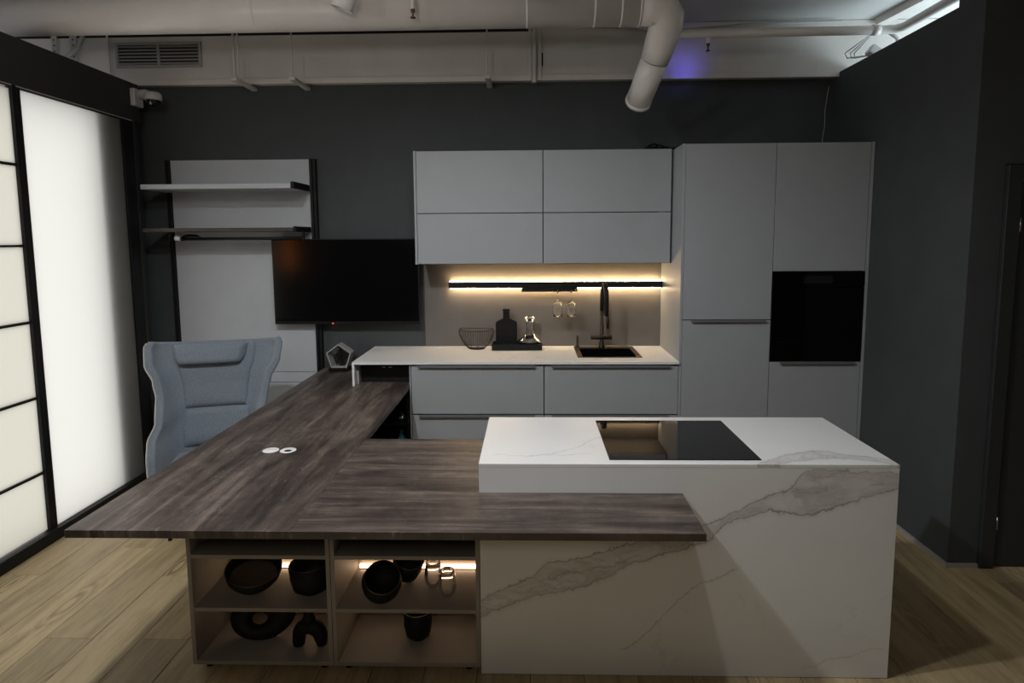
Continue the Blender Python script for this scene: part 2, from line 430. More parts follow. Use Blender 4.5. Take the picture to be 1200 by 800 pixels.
# partition return and pillar on the left
struct(obj('wall_partition_end', box(nb(), -4.0, -3.80, -.29, -.262, -.012, 2.60), 'wall_warm'), 'narrow black pillar between glass partition and shelving niche')
struct(obj('wall_niche', box(nb(), -4.05, -3.945, -.2615, 0, -.012, 2.86), 'wall'), 'charcoal side of the shelving niche')
struct(obj('wall_partition_left', box(nb(), -4.0, -3.80, -6.9, -2.22, -.012, 2.60), 'wall_warm'), 'black wall continuing the glass partition out of view')
struct(obj('trim_1', box(nb(), -4.0, -3.80, -6.9, -.20, 2.60, 2.862, .003), 'wall_warm'), 'black header beam above the frosted glass partition', 'beam')
struct(obj('baseboard_right', prism(nb(), [(1.206, 0), (1.206, -1.506), (1.37, -1.506), (1.37, -1.4925), (1.22, -1.4925), (1.22, 0)], .0005, .02, 'Z'), 'baseboard'), 'thin pale skirting along the right charcoal wall', 'skirting')

# door
dr = struct(bpy.data.objects.new('door_1', None), 'flush black door with slim casing at the right edge', 'door'); COL.objects.link(dr); dr.location = (1.45, -1.492, 0)
cs = nb(); box(cs, 1.374, 1.444, -1.516, -1.45, 0, 2.095, .003); box(cs, 2.26, 2.33, -1.516, -1.45, 0, 2.095, .003); box(cs, 1.445, 2.259, -1.516, -1.45, 2.03, 2.095, .003)
obj('door_casing', cs, 'door', dr)
B('door_leaf', 'door', dr, 1.452, 2.252, -1.497, -1.457, .008, 2.022, .002)
for z in (.25, 1.80):
    h = nb(); tube(h, [(1.4475, -1.512, z-.035), (1.4475, -1.512, z+.035)], .0055, 8); obj('hinge', h, 'chrome', dr)

# glass partition
wn = struct(bpy.data.objects.new('window_1', None), 'frosted glass partition with black frames, backlit from the office behind', 'window'); COL.objects.link(wn); wn.location = (-3.8, -1.25, 0)
XP = -3.80
def wb(name, m, y0, y1, z0, z1, x0=-3.84, x1=-3.80, label=None, bev=.002): return B(name, m, wn, x0, x1, y0, y1, z0, z1, bev, label)
wb('frame_post', 'black', -1.263, -1.234, .07, 2.598)
wb('frame_post', 'black', -1.292, -1.266, .07, 2.598, -3.835, -3.795)
wb('frame_post', 'black', -2.20, -2.15, .07, 2.598)
wb('frame_post', 'black', -.40, -.291, .0, 2.598)
wb('bottom_rail', 'black', -2.20, -.401, .0, .068, -3.85, -3.775)
wb('top_rail', 'black', -2.20, -.401, 2.585, 2.599, -3.85, -3.802)
tr = nb(); box(tr, -3.803, -3.797, -2.2, -.30, 2.592, 2.598); obj('track_line', tr, 'steel_grey', wn)
zz = [.42, .86, 1.295, 1.725, 2.169]
for z in zz: wb('muntin', 'black', -2.149, -1.293, z-.007, z+.007, -3.83, -3.803)
ed = [.069] + zz + [2.584]
for a, b in zip(ed, ed[1:]):
    wb('pane', 'pane_warm', -2.149, -1.293, a+.0075, b-.0075, -3.822, -3.814, bev=0)
wb('pane', 'pane_white', -1.233, -.401, .069, 2.584, -3.822, -3.814, 'plain white frosted pane right of the black posts', bev=0)
# the lit board in the office that backlights the panes
o = obj('backlight_panel', box(nb(), -3.99, -3.975, -2.21, -.635, .02, 2.59), 'lightboard', wn)
B('divider', 'wall_warm', wn, -4.0, -3.86, -.634, -.62, .0, 2.59, 0)
B('divider', 'taupe_edge', wn, -3.90, -3.892, -.619, -.292, .0, 2.59, 0)

# ------------------------------------------------------------------ ceiling services
t = thing('ventilation_duct_box', 'white painted rectangular air duct along the top of the kitchen wall', 'duct', (-1, -.04, 2.89))
B('duct_body', 'white_paint', t, -.95, 3.9, -.08, -.002, 2.892, HC-.002, .004)
B('duct_body', 'white_paint', t, -5.4, -.951, -.08, -.002, 2.892, 3.232, .004)
B('bottom_lip', 'white_paint', t, -5.4, 3.9, -.092, -.081, 2.885, 2.925, .002)
for x in (-.985, -.915): B('joint_flange', 'white_paint', t, x-.012, x+.012, -.100, -.0925, 2.885, 3.26, .002)
B('slot', 'black', t, -.905, -.893, -.086, -.0805, 2.99, 3.08, 0)
for x in (-4.07,): B('joint_flange', 'white_paint', t, x-.008, x+.008, -.100, -.0925, 2.885, 3.26, .002)

t = thing('air_vent_grille', 'white louvred vent grille on the rectangular duct above the shelving', 'vent', (-3.71, -.09, 3.0))
gx0, gx1, gz0, gz1 = -4.02, -3.385, 3.012, 3.192
gy = -.0815
fr = nb(); 
box(fr, gx0, gx1, gy-.012, gy, gz0, gz0+.02, .002); box(fr, gx0, gx1, gy-.012, gy, gz1-.02, gz1, .002)
box(fr, gx0, gx0+.02, gy-.012, gy, gz0+.02, gz1-.02, .002); box(fr, gx1-.02, gx1, gy-.012, gy, gz0+.02, gz1-.02, .002)
box(fr, (gx0+gx1)/2-.01, (gx0+gx1)/2+.01, gy-.012, gy, gz0+.02, gz1-.02, .002)
obj('grille_frame', fr, 'steel_grey', t)
B('grille_back', 'black', t, gx0+.018, gx1-.018, gy-.0015, gy, gz0+.018, gz1-.018, 0)
for s in (0, 1):
    a = gx0+.021 if s == 0 else (gx0+gx1)/2+.011; b = (gx0+gx1)/2-.011 if s == 0 else gx1-.021
    for i in range(6):
        z = gz0 + .030 + i*.0235
        sl = nb(); prism(sl, [(gy-.012, z-.006), (gy-.010, z-.007), (gy-.002, z+.007), (gy-.004, z+.008)], a, b, 'X'); obj('slat', sl, 'steel_grey', t)

# threaded rods with short rails under the duct
for i, (x, y) in enumerate([(-3.043, -.305), (-2.642, -.288), (-1.284, -.266)]):
    lab = ['white ceiling rod and rail nearest the vent grille', 'white ceiling rod and rail second from the vent grille', 'white ceiling rod and rail above the left upper cabinet'][i]
    t = thing('duct_hanger', lab, 'hanger', (x, y, 2.87), 'duct hangers along the kitchen wall')
    r = nb(); tube(r, [(x, y, 2.86), (x, y, HC)], .006 if i else .009, 8); obj('rod', r, 'white_paint', t)
    if i == 0:
        r = nb(); tube(r, [(x+.03, y, 2.86), (x+.03, y, HC)], .006, 8); obj('rod', r, 'white_paint', t)
    r = nb(); box(r, x-.017, x+.022, y-.02, -.004, 2.855, 2.878, .002); obj('rail', r, 'white_paint', t)
t = thing('duct_hanger', 'thick white vertical strap at the duct joint over the cabinet seam', 'hanger', (-.955, -.12, 2.88), 'duct hangers along the kitchen wall')
B('strap', 'white_paint', t, -.968, -.945, -.135, -.118, 2.872, HC, .002)
B('foot', 'white_paint', t, -.975, -.940, -.137, -.101, 2.862, 2.872, .001)

# large round duct with elbow and slanted outlet
t = thing('round_duct', 'thick round white air duct crossing under the ceiling, elbow turned down', 'duct', (-2, -1.0, 3.05))
def ductz(x): return 3.043 + .0*(x+4)
r = nb(); tube(r, [(-5.4, -1.0, 3.05), (-.36, -1.0, 3.055)], .105, 32); obj('duct_body', r, 'duct', t)
r = nb()
pth = [(-.36, -1.0, 3.055), (-.29, -1.0, 3.053), (-.235, -.995, 3.035), (-.205, -.98, 3.0), (-.205, -.955, 2.95), (-.225, -.90, 2.87), (-.243, -.85, 2.80)]
tube(r, pth, .1, 28, True, [.105, .105, .104, .102, .097, .09, .083]); obj('elbow', r, 'duct', t)
r = nb(); tube(r, [(-.243, -.85, 2.80), (-.272, -.77, 2.71), (-.297, -.62, 2.615)], .083, 28, True, [.083, .081, .08]); obj('outlet_pipe', r, 'duct', t)
r = nb(); tube(r, [(-.295, -.632, 2.623), (-.298, -.612, 2.610)], .0835, 28); obj('outlet_ring', r, 'duct', t)
for x in (-1.0, -.62, -.47, -.365, -2.55):
    r = nb(); tube(r, [(x-.006, -1.0, 3.055), (x+.006, -1.0, 3.055)], .1068, 32); obj('joint_ring', r, 'duct', t)

# thin sprinkler pipe on the right
t = thing('sprinkler_pipe', 'thin white pipe running right from the duct elbow and turning over the side wall', 'pipe', (.6, -.5, 3.06))
r = nb(); tube(r, [(-.12, -.5, 3.063), (1.29, -.5, 3.068), (1.355, -.515, 3.068), (1.385, -.56, 3.068), (1.385, -1.02, 3.068), (1.385, -2.0, 3.068)], .028, 16); obj('pipe', r, 'duct', t)
r = nb(); tube(r, [(1.215, -.5, 3.068), (1.262, -.5, 3.068)], .033, 16); obj('coupling', r, 'duct', t)
r = nb(); tube(r, [(1.33, -.50, 3.055), (1.40, -.47, 3.03), (1.43, -.45, 2.97), (1.43, -.45, 2.85)], .016, 10); obj('branch', r, 'duct', t)
t = thing('fire_sprinkler', 'small sprinkler head hanging from the thin pipe right of the elbow', 'sprinkler', (.17, -.5, 3.03))
r = nb(); tube(r, [(.17, -.5, 3.04), (.17, -.5, 3.0)], .012, 12); obj('stem', r, 'duct', t)
r = nb(); lathe(r, [(0, 0), (.012, 0), (.012, -.012), (.006, -.018), (.005, -.04), (.014, -.043), (.014, -.047), (0, -.047)], (.17, -.5, 3.0), 14); obj('head', r, 'rust', t)
t = thing('fire_sprinkler', 'small sprinkler head hanging in front of the round duct', 'sprinkler', (-1.62, -1.2, 3.0))
r = nb(); tube(r, [(-1.62, -1.2, HC), (-1.62, -1.2, 2.985)], .011, 12); obj('stem', r, 'duct', t)
r = nb(); lathe(r, [(0, 0), (.012, 0), (.012, -.012), (.006, -.018), (.005, -.035), (.015, -.04), (.015, -.044), (0, -.044)], (-1.62, -1.2, 2.985), 14); obj('head', r, 'rust', t)
def ceiling_spot(x, y, z, tx, ty, lab):
    t = thing('ceiling_spotlight', lab, 'spotlight', (x, y, z), 'white spotlights under the ceiling')
    r = nb(); tube(r, [(x-.01, y, HC), (x-.01, y, z+.05)], .009, 10); obj('stem', r, 'white_plastic', t)
    m = Matrix.Rotation(tx, 4, 'X') @ Matrix.Rotation(ty, 4, 'Y')
    r = nb(); lathe(r, [(0, .055), (.054, .055), (.059, .05), (.059, -.045), (.053, -.045), (.051, -.03)], (x, y, z), 28, m); obj('housing', r, 'white_plastic', t)
    r = nb(); lathe(r, [(.0505, -.034), (0, -.032)], (x, y, z), 28, m); obj('lens', r, 'chrome', t)
ceiling_spot(-1.965, -1.30, 3.00, .12, .35, 'white cylindrical spotlight tilted in front of the round duct')
ceiling_spot(-.93, -1.28, 3.10, -.3, .3, 'white cylindrical spotlight mostly above the upper picture edge')

# brackets and cables above the header at left
for i, (x, nm) in enumerate([(-4.43, 'leftmost perforated white strap above the header beam'), (-4.29, 'perforated white strap beside the grey conduit above the header beam')]):
    t = thing('perforated_strap', nm, 'strap', (x, -.14, 3.1), 'perforated straps at the left ceiling')
    B('strap_band', 'steel_grey', t, x-.02-.006*i, x+.02+.006*i, -.143, -.139, 2.95, HC, 0)
    for j in range(7):
        r = nb(); tube(r, [(x, -.1450, 3.0+j*.04), (x, -.1435, 3.0+j*.04)], .006, 8); obj('hole', r, 'black', t)
r = nb(); tube(r, [(-4.19, -.16, HC), (-4.21, -.16, 3.2), (-4.25, -.16, 3.13), (-4.33, -.17, 3.07), (-4.45, -.18, 3.04), (-4.7, -.18, 3.03)], .016, 10)
tag(obj('cable_conduit', r, 'steel_grey', None, (-4.25, -.16, 3.1)), 'grey flexible conduit curving down beside the perforated straps', 'conduit')
r = nb(); tube(r, [(-5.3, -.13, 3.262), (-3, -.13, 3.26), (-1, -.13, 3.262), (-.7, -.13, 3.258), (-.35, -.13, 3.235), (-.1, -.14, 3.19), (.5, -.13, 3.24), (1.2, -.13, 3.25)], .009, 8)
tag(obj('ceiling_cable', r, 'steel_grey', None, (-1, -.13, 3.26)), 'thin grey cable along the top of the rectangular duct', 'cable')
# bits over the side wall
t = thing('junction_box', 'small pale junction box with drooping wires above the side wall', 'box', (1.30, -.40, 2.93))
bm_ = nb(); box(bm_, -.05, .05, -.03, .03, -.03, .03, .004); bmesh.ops.transform(bm_, matrix=Matrix.Translation((1.30, -.40, 2.955)) @ Matrix.Rotation(.6, 4, 'Y'), verts=bm_.verts); obj('housing', bm_, 'white_plastic', t)
for dx in (-.08, -.045, -.02):
    r = nb(); tube(r, [(1.24+dx*.2, -.46, 3.05), (1.20+dx*.7, -.43, 2.99), (1.17+dx, -.42, 2.95), (1.18+dx*.8, -.40, 2.925), (1.265+dx*.2, -.40, 2.94)], .004, 8); obj('wire', r, 'white_plastic', t)
r = nb(); tube(r, [(1.19, -.012, 2.84), (1.178, -.012, 2.75), (1.168, -.012, 2.66), (1.172, -.012, 2.56), (1.16, -.012, 2.47), (1.16, -.015, 2.37)], .003, 6)
tag(obj('wall_cable', r, 'steel_grey', None, (1.17, -.012, 2.6)), 'thin pale cable hanging down the wall above the tall cabinets', 'cable')
r = nb(); prism(r, [(1.45, -.10), (1.52, -.10), (1.62, -.95), (1.55, -.95)], HC-.05, HC-.001, 'Z')
tag(obj('ceiling_batten', r, 'white_paint', None, (1.5, -.5, HC)), 'slanted pale batten on the ceiling beyond the side wall', 'batten')

# security camera
t = thing('security_camera', 'white dome security camera on a wall bracket at the beam end', 'camera', (-3.78, -.25, 2.76))
B('mount_plate', 'camera_plastic', t, -3.799, -3.765, -.30, -.20, 2.70, 2.82, .006)
r = nb(); tube(r, [(-3.765, -.25, 2.785), (-3.72, -.25, 2.79), (-3.68, -.25, 2.775)], .03, 14); obj('arm', r, 'camera_plastic', t)
r = nb(); lathe(r, [(0, .035), (.045, .032), (.058, .018), (.06, -.02), (.055, -.024), (0, -.024)], (-3.665, -.25, 2.765), 28); obj('housing', r, 'camera_plastic', t)
r = nb(); lathe(r, [(.048, 0), (.044, -.018), (.03, -.033), (0, -.04)], (-3.665, -.25, 2.740), 24); obj('dome', r, 'smoked', t)
r = nb(); lathe(r, [(0, 0), (.012, 0), (.012, -.004), (0, -.006)], (-3.665, -.285, 2.715), 14, Matrix.Rotation(-.9, 4, 'X')); obj('lens', r, 'chrome', t)

# ------------------------------------------------------------------ shelving wall unit at left
t = thing('wall_shelving_unit', 'light grey wall panel unit with black posts, two shelves and hanging rail behind the armchair', 'shelving', (-3.17, -.02, 0))
B('back_panel', 'panel', t, -3.705, -2.645, -.022, -.002, .732, 2.352, .001)
B('lower_panel', 'panel', t, -3.705, -2.645, -.022, -.002, .65, .728, .001)
B('drawer_front', 'panel', t, -3.705, -2.645, -.030, -.002, .10, .646, .001)
for x0, x1 in ((-3.735, -3.708), (-2.642, -2.622), (-2.616, -2.596)): B('post', 'black', t, x0, x1, -.045, -.002, 0, 2.352, .001)
B('shelf', 'panel', t, -3.735, -2.668, -.35, -.046, 2.112, 2.145, .001, 'upper pale grey shelf')
B('shelf', 'dark_shelf', t, -3.740, -2.662, -.35, -.046, 1.812, 1.838, .001, 'lower dark brown shelf')
for z, zt in ((2.112, 2.158), (1.806, 1.846)): B('shelf_bracket', 'black', t, -2.666 if z > 2 else -2.660, -2.643, -.352, -.046, z, zt, .001)
r = nb(); tube(r, [(-3.50, -.25, 1.762), (-2.62, -.25, 1.762)], .011, 12); obj('hanging_rail', r, 'black', t)
r = nb(); tube(r, [(-3.60, -.25, 1.762), (-3.50, -.25, 1.762)], .014, 12); obj('rail_arm', r, 'black', t)
r = nb(); tube(r, [(-3.565, -.25, 1.768), (-3.525, -.25, 1.768)], .02, 16); obj('rail_cap', r, 'white_plastic', t, label='white cap on the rail')
r = nb(); lathe(r, [(0, .022), (.03, .018), (.05, .004), (.055, 0), (0, 0)], (-3.45, -.25, 1.775), 16, Matrix.Scale(1.3, 4, (1, 0, 0))); obj('rail_handle', r, 'black_matte', t)
for x in (-3.60, -2.63): r = nb(); box(r, x-.008, x+.008, -.258, -.242, 1.75, 1.811); obj('rail_hanger', r, 'black', t)

# television
t = thing('television', 'large black flat television mounted on the wall left of the cabinets', 'television', (-2.37, -.1, 1.43))
TX0, TX1, TZ0, TZ1 = -2.925, -1.822, 1.115, 1.757
B('rear_housing', 'black', t, TX0+.004, TX1-.004, -.098, -.06, TZ0+.004, TZ1-.004, .006)
B('bezel', 'black', t, TX0, TX1, -.110, -.0985, TZ0, TZ1, .002)
B('screen', 'screen', t, TX0+.008, TX1-.008, -.1125, -.1105, TZ0+.022, TZ1-.008, 0)
B('wall_mount', 'black', t, -2.45, -2.25, -.0595, -.003, 1.3, 1.6, .002)
B('standby_light', 'red_led', t, -2.486, -2.477, -.115, -.1108, TZ0+.003, TZ0+.010, 0, 'tiny red standby light')
B('lower_strip', 'gunmetal', t, TX0+.01, TX1-.01, -.1118, -.1103, TZ0+.010, TZ0+.014, 0)

# ------------------------------------------------------------------ kitchen run on the back wall
def handle(t, x0, x1, z, yf): # slim profile handle on a front's upper edge
    h = nb(); box(h, x0, x1, yf-.022, yf-.0005, z, z+.0035, .0008); box(h, x0, x1, yf-.022, yf-.018, z-.011, z, .0008)
    return h
CT = .9264
def base_cab(x0, x1, lab):
    t = thing('base_cabinet', lab, 'cabinet', ((x0+x1)/2, -.3, 0), 'drawer base cabinets under the counter')
    g = .001
    bd = nb(); box(bd, x0+g, x0+.018, -.578, -.005, .10, .895, .0008); box(bd, x1-.018, x1-g, -.578, -.005, .10, .895, .0008)
    box(bd, x0+.019, x1-.019, -.578, -.005, .10, .118); box(bd, x0+.019, x1-.019, -.02, -.005, .12, .895)
    obj('carcass', bd, 'carcass', t)
    B('plinth', 'carcass', t, x0+g, x1-g, -.545, -.53, .001, .098, 0)
    for a, b in ((.565, .898), (.270, .556), (.104, .262)):
        d = B('drawer_front', 'front', t, x0+.002, x1-.002, -.600, -.580, a, b, .0015)
        obj('handle', handle(d, x0+.05, x1-.06, b+.0005, -.600), 'handle', d)
base_cab(-1.80, -.901, 'grey drawer base cabinet left, below basket and tray')
base_cab(-.899, -.001, 'grey drawer base cabinet right, below the sink')
B_side = obj('cabinet_side_panel', box(nb(), -1.8115, -1.802, -.600, -.005, .0, .905, .001), 'front', None, (-1.812, -.3, 0))
tag(B_side, 'narrow grey end panel closing the left base cabinet', 'panel')

# countertop with sink cut-out and short waterfall leg
t = thing('kitchen_countertop', 'thin white veined stone countertop along the back wall with short left leg', 'countertop', (-1.1, -.3, .9))
SX0, SX1, SY0, SY1 = -.663, -.217, -.475, -.035
b_ = nb(); frame(b_, -2.1955, -.001, -.62, -.0035, CT-.016, CT, SX0+.012, SX1-.012, SY0+.012, SY1-.012); obj('worktop', b_, 'marble', t)
B('end_leg', 'marble', t, -2.1955, -2.1805, -.62, -.005, .7625, CT-.0162, 0)
# sink
t = thing('kitchen_sink', 'black undermount sink bowl with bronze rim', 'sink', (-.44, -.25, .92))
b_ = nb(); frame(b_, SX0, SX1, SY0, SY1, CT+.0003, CT+.0035, SX0+.035, SX1-.035, SY0+.015, SY1-.088); obj('rim', b_, 'bronze', t)
b_ = nb(); ix0, ix1, iy0, iy1 = SX0+.035, SX1-.035, SY0+.015, SY1-.088
for a in ((ix0-.004, ix0, iy0-.002, iy1+.004), (ix1, ix1+.004, iy0-.002, iy1+.004), (ix0, ix1, iy0-.002, iy0), (ix0, ix1, iy1, iy1+.004)):
    box(b_, a[0], a[1], a[2], a[3], CT-.19, CT)
box(b_, ix0-.004, ix1+.004, iy0-.002, iy1+.004, CT-.194, CT-.19)
obj('bowl', b_, 'black_gloss', t)
r = nb(); lathe(r, [(0, .004), (.03, .004), (.04, .001), (.04, 0)], (-.44, -.26, CT-.19), 20); obj('drain', r, 'gunmetal', t)

# faucet
t = thing('kitchen_faucet', 'tall dark gunmetal faucet with black hose behind the sink', 'faucet', (-.46, -.075, CT+.0035))
fx, fy, f0 = -.455, -.100, CT+.0037
r = nb(); lathe(r, [(0, 0), (.027, 0), (.027, .006), (.020, .02), (.017, .05), (.0135, .06), (.0135, .30), (0, .30)], (fx, fy, f0), 20); obj('body', r, 'gunmetal', t)
r = nb(); tube(r, [(fx-.082, fy-.005, f0+.078), (fx+.074, fy-.005, f0+.078)], .0165, 16); obj('mixer_bar', r, 'gunmetal', t)
r = nb(); tube(r, [(fx, fy, f0+.28)] + [(fx+(.002+.010*i/14), fy-.085+.085*math.cos(PI*i/14), f0+.40+.085*math.sin(PI*i/14)) for i in range(15)] + [(fx+.013, fy-.17, f0+.26)], .0165, 14); obj('hose', r, 'black', t)
r = nb(); tube(r, [(fx+.020, fy-.17, f0+.28), (fx+.022, fy-.17, f0+.17)], .011, 14); obj('spray_head', r, 'gunmetal', t)
r = nb(); tube(r, [(fx, fy-.013, f0+.27), (fx+.01, fy-.16, f0+.285)], .006, 8); obj('docking_arm', r, 'gunmetal', t)
# soap dispenser
t = thing('soap_dispenser', 'small dark pump dispenser at the left corner of the sink', 'dispenser', (-.635, -.07, CT+.004))
r = nb(); lathe(r, [(0, 0), (.017, 0), (.017, .008), (.009, .012), (.009, .085), (0, .087)], (-.635, -.07, CT+.004), 16); obj('pump', r, 'gunmetal', t)
r = nb(); tube(r, [(-.635, -.07, CT+.08), (-.642, -.10, CT+.082)], .005, 8); obj('nozzle', r, 'gunmetal', t)

# backsplash and light rail
tag(obj('backsplash', box(nb(), -1.80, -.003, -.0025, -.0005, CT+.0005, 1.571), 'backsplash', None, (-.9, -.001, 1.2)), 'plain taupe grey backsplash between counter and upper cabinets', 'backsplash')
t = thing('light_rail', 'black wall rail with glowing warm strips above and below', 'light', (-.81, -.04, 1.41))
B('rail_profile', 'black', t, -1.606, -.004, -.075, -.022, 1.379, 1.426, .001)
B('upper_strip', 'led', t, -1.60, -.010, -.036, -.025, 1.4262, 1.4325, 0)
B('lower_strip', 'led', t, -1.60, -.010, -.036, -.025, 1.3722, 1.3788, 0)
for x in (-1.4, -.8, -.2): B('rail_mount', 'black', t, x-.02, x+.02, -.0218, -.003, 1.395, 1.415, 0)
t = thing('glass_holder', 'black rack clipped under the light rail holding two glasses', 'rack', (-.845, -.09, 1.37))
B('plate', 'black', t, -1.055, -.640, -.135, -.040, 1.356, 1.3785, 0)
for x in (-.825, -.755, -.725, -.655): B('prong', 'black', t, x-.004, x+.004, -.19, -.1355, 1.364, 1.368, 0)
for i, x in enumerate((-.79, -.69)):
    t = thing('wine_glass', ['stemmed glass hanging upside down, the left of the pair under the rail', 'stemmed glass hanging upside down, the right of the pair under the rail'][i], 'glass', (x, -.17, 1.372), 'glasses hanging under the rail')
    r = nb(); lathe(r, [(0, 0), (.032, -.001), (.032, -.003), (.005, -.006), (.0035, -.03), (.0035, -.075), (.012, -.085), (.030, -.098), (.038, -.125), (.036, -.16), (.031, -.195), (.029, -.195), (.034, -.16), (.036, -.125), (.028, -.100), (.008, -.09), (0, -.088)], (x, -.170, 1.3715), 24)
    obj('glass_bowl', r, 'glass', t)

# upper cabinets
def upper(x0, x1, lab, last):
    t = thing('upper_cabinet', lab, 'cabinet', ((x0+x1)/2, -.17, 1.572), 'wall cabinets above the counter')
    c_ = nb(); box(c_, x0+.0005, x1-.0005, -.328, -.003, 1.572, 2.358, .001); obj('carcass', c_, 'carcass', t)
    g0 = .019 if not last else .002; g1 = .002 if not last else .012
    B('flap_door', 'front', t, x0+g0, x1-g1, -.3485, -.3285, 1.930, 2.355, .0015)
    B('flap_door', 'front', t, x0+g0, x1-g1, -.3485, -.3285, 1.575, 1.9245, .0015)
    if not last: B('end_panel', 'front', t, x0, x0+.016, -.3485, -.3285, 1.572, 2.358, .001)
    else: B('hinge_gleam', 'chrome', t, x1-.095, x1-.05, -.347, -.3375, 1.9257, 1.9288, 0)
upper(-1.80, -.901, 'grey wall cabinet left, above the basket, two flap doors', False)
upper(-.899, -.003, 'grey wall cabinet right, above the sink, two flap doors', True)
# black bundle on top
t = thing('cable_bundle', 'small crumpled black cable bundle on top of the right wall cabinet', 'cable', (-.10, -.25, 2.359))
r = nb(); pts = []
random.seed(3)
for i in range(70):
    a = i*.55; q = i/69
    pts.append((-.155+.19*q + .035*math.cos(a)*(1-q*.7), -.26+.03*math.sin(a*1.3), 2.363+.006+(.036*(1-q)**1.0)*(0.5+.5*math.sin(a*.9+1)) ))
tube(r, pts, .0055, 8); obj('cable', r, 'black_matte', t)
B('plug', 'black_matte', t, -.185, -.12, -.285, -.235, 2.3585, 2.385, .008)
B('plug', 'black_matte', t, -.155, -.06, -.255, -.225, 2.3585, 2.379, .008)

# tall cabinets
tag(obj('tall_end_panel', box(nb(), -.0005+.0005, .0165, -.602, -.003, 0, 2.351, .001), 'front', None, (.008, -.3, 0)), 'tall grey end panel beside the wall cabinets, lit warm below', 'panel')
def tallbox(t, x0, x1, holes=None):
    c_ = nb()
    box(c_, x0, x0+.016, -.578, -.005, .10, 2.349); box(c_, x1-.016, x1, -.578, -.005, .10, 2.349)
    box(c_, x0+.017, x1-.017, -.578, -.005, .10, .116); box(c_, x0+.017, x1-.017, -.578, -.005, 2.333, 2.349)
    box(c_, x0+.017, x1-.017, -.018, -.005, .117, 2.332)
    obj('carcass', c_, 'carcass', t)
    B('plinth', 'carcass', t, x0, x1, -.545, -.53, .001, .098, 0)
t = thing('tall_cabinet', 'tall grey pantry cabinet with two stacked doors, left of the oven', 'cabinet', (.3, -.3, 0))
tallbox(t, .018, .598)
B('door', 'front', t, .0185, .5975, -.600, -.580, 1.208, 2.349, .0015)
d = B('door', 'front', t, .0185, .5975, -.600, -.580, .104, 1.2015, .0015)
obj('handle', handle(d, .07, .56, 1.2022, -.600), 'handle', d)
t = thing('oven_cabinet', 'tall grey cabinet housing the built-in oven', 'cabinet', (.9, -.3, 0))
tallbox(t, .6005, 1.198)
B('door', 'front', t, .6015, 1.196, -.600, -.580, 1.5255, 2.349, .0015)
d = B('drawer_front', 'front', t, .6015, 1.196, -.600, -.580, .104, .921, .0015)
obj('handle', handle(d, .66, 1.15, .9215, -.600), 'handle', d)
B('oven_shelf', 'carcass', t, .618, 1.181, -.575, -.02, .905, .921, 0)
tag(obj('tall_end_panel', box(nb(), 1.2, 1.2185, -.602, -.003, 0, 2.351, .001), 'front', None, (1.21, -.3, 0)), 'slim grey end panel between oven cabinet and side wall', 'panel')
t = thing('built_in_oven', 'black glass built-in oven in the tall cabinet', 'oven', (.9, -.35, .927))
B('oven_body', 'black', t, .64, 1.16, -.575, -.06, .930, 1.515, .002)
B('oven_door', 'oven_glass', t, .6025, 1.195, -.606, -.578, .927, 1.415, .002)
B('control_panel', 'oven_glass', t, .6025, 1.195, -.606, -.578, 1.419, 1.522, .002)
B('door_trim', 'gunmetal', t, .62, 1.18, -.6068, -.6062, 1.058, 1.0600, 0)
B('display', 'smoked', t, .80, .99, -.6066, -.6062, 1.445, 1.495, 0)

# counter objects
t = thing('wire_basket', 'dark wire fruit basket on the counter left of the black tray', 'basket', (-1.395, -.13, CT+.001))
bx, by, bz = -1.395, -.13, CT+.001
prof = [(.055, .003), (.085, .028), (.112, .07), (.128, .11), (.132, .135), (.122, .155)]
def wob(a, k): return 1 + .04*math.sin(2*a+.5)*k
nW = 44
for i in range(nW):
    a = 2*PI*i/nW
    r = nb(); tube(r, [(bx+p*wob(a, z/.15)*math.cos(a), by+.75*p*math.sin(a), bz+z*(1-.08*math.sin(a)**2)) for p, z in prof], .0011, 5); obj('wire', r, 'gunmetal', t)
r = nb(); lathe(r, [(0, .001), (.055, .001), (.056, .003), (.055, .006), (0, .004)], (bx, by, bz), 24, Matrix.Scale(.75, 4, (0, 1, 0))); obj('base_ring', r, 'gunmetal', t)
r = nb(); tube(r, [(bx+.122*wob(a, 1)*math.cos(a), by+.75*.122*math.sin(a), bz+.155*(1-.08*math.sin(a)**2)) for a in [2*PI*i/40 for i in range(41)]], .0022, 6); obj('rim', r, 'gunmetal', t)

t = thing('serving_tray', 'shallow black rectangular tray under the decanter and the bottle-shaped board', 'tray', (-1.09, -.12, CT+.001))
b_ = nb(); tx0, tx1, ty0, ty1, tz = -1.277, -.905, -.20, -.045, CT+.001
box(b_, tx0, tx1, ty0, ty1, tz, tz+.006); box(b_, tx0, tx0+.006, ty0, ty1, tz+.006, tz+.045); box(b_, tx1-.006, tx1, ty0, ty1, tz+.006, tz+.045)
box(b_, tx0+.006, tx1-.006, ty0, ty0+.006, tz+.006, tz+.045); box(b_, tx0+.006, tx1-.006, ty1-.006, ty1, tz+.006, tz+.045)
obj('tray_body', b_, 'black', t)
t = thing('cutting_board', 'black bottle-shaped slate board with pale scratches, upright in the tray', 'board', (-1.172, -.085, tz+.0065))
cx = -1.172; z0 = tz+.0068
poly = [(-.080, 0), (.080, 0), (.080, .185), (.074, .195), (.05, .207), (.026, .218), (.024, .225), (.024, .275), (-.024, .275), (-.024, .225), (-.026, .218), (-.05, .207), (-.074, .195), (-.080, .185)]
r = nb(); prism(r, [(cx+a, z0+b) for a, b in poly], -.100, -.080, 'Y', .003); obj('board', r, 'black_matte', t)
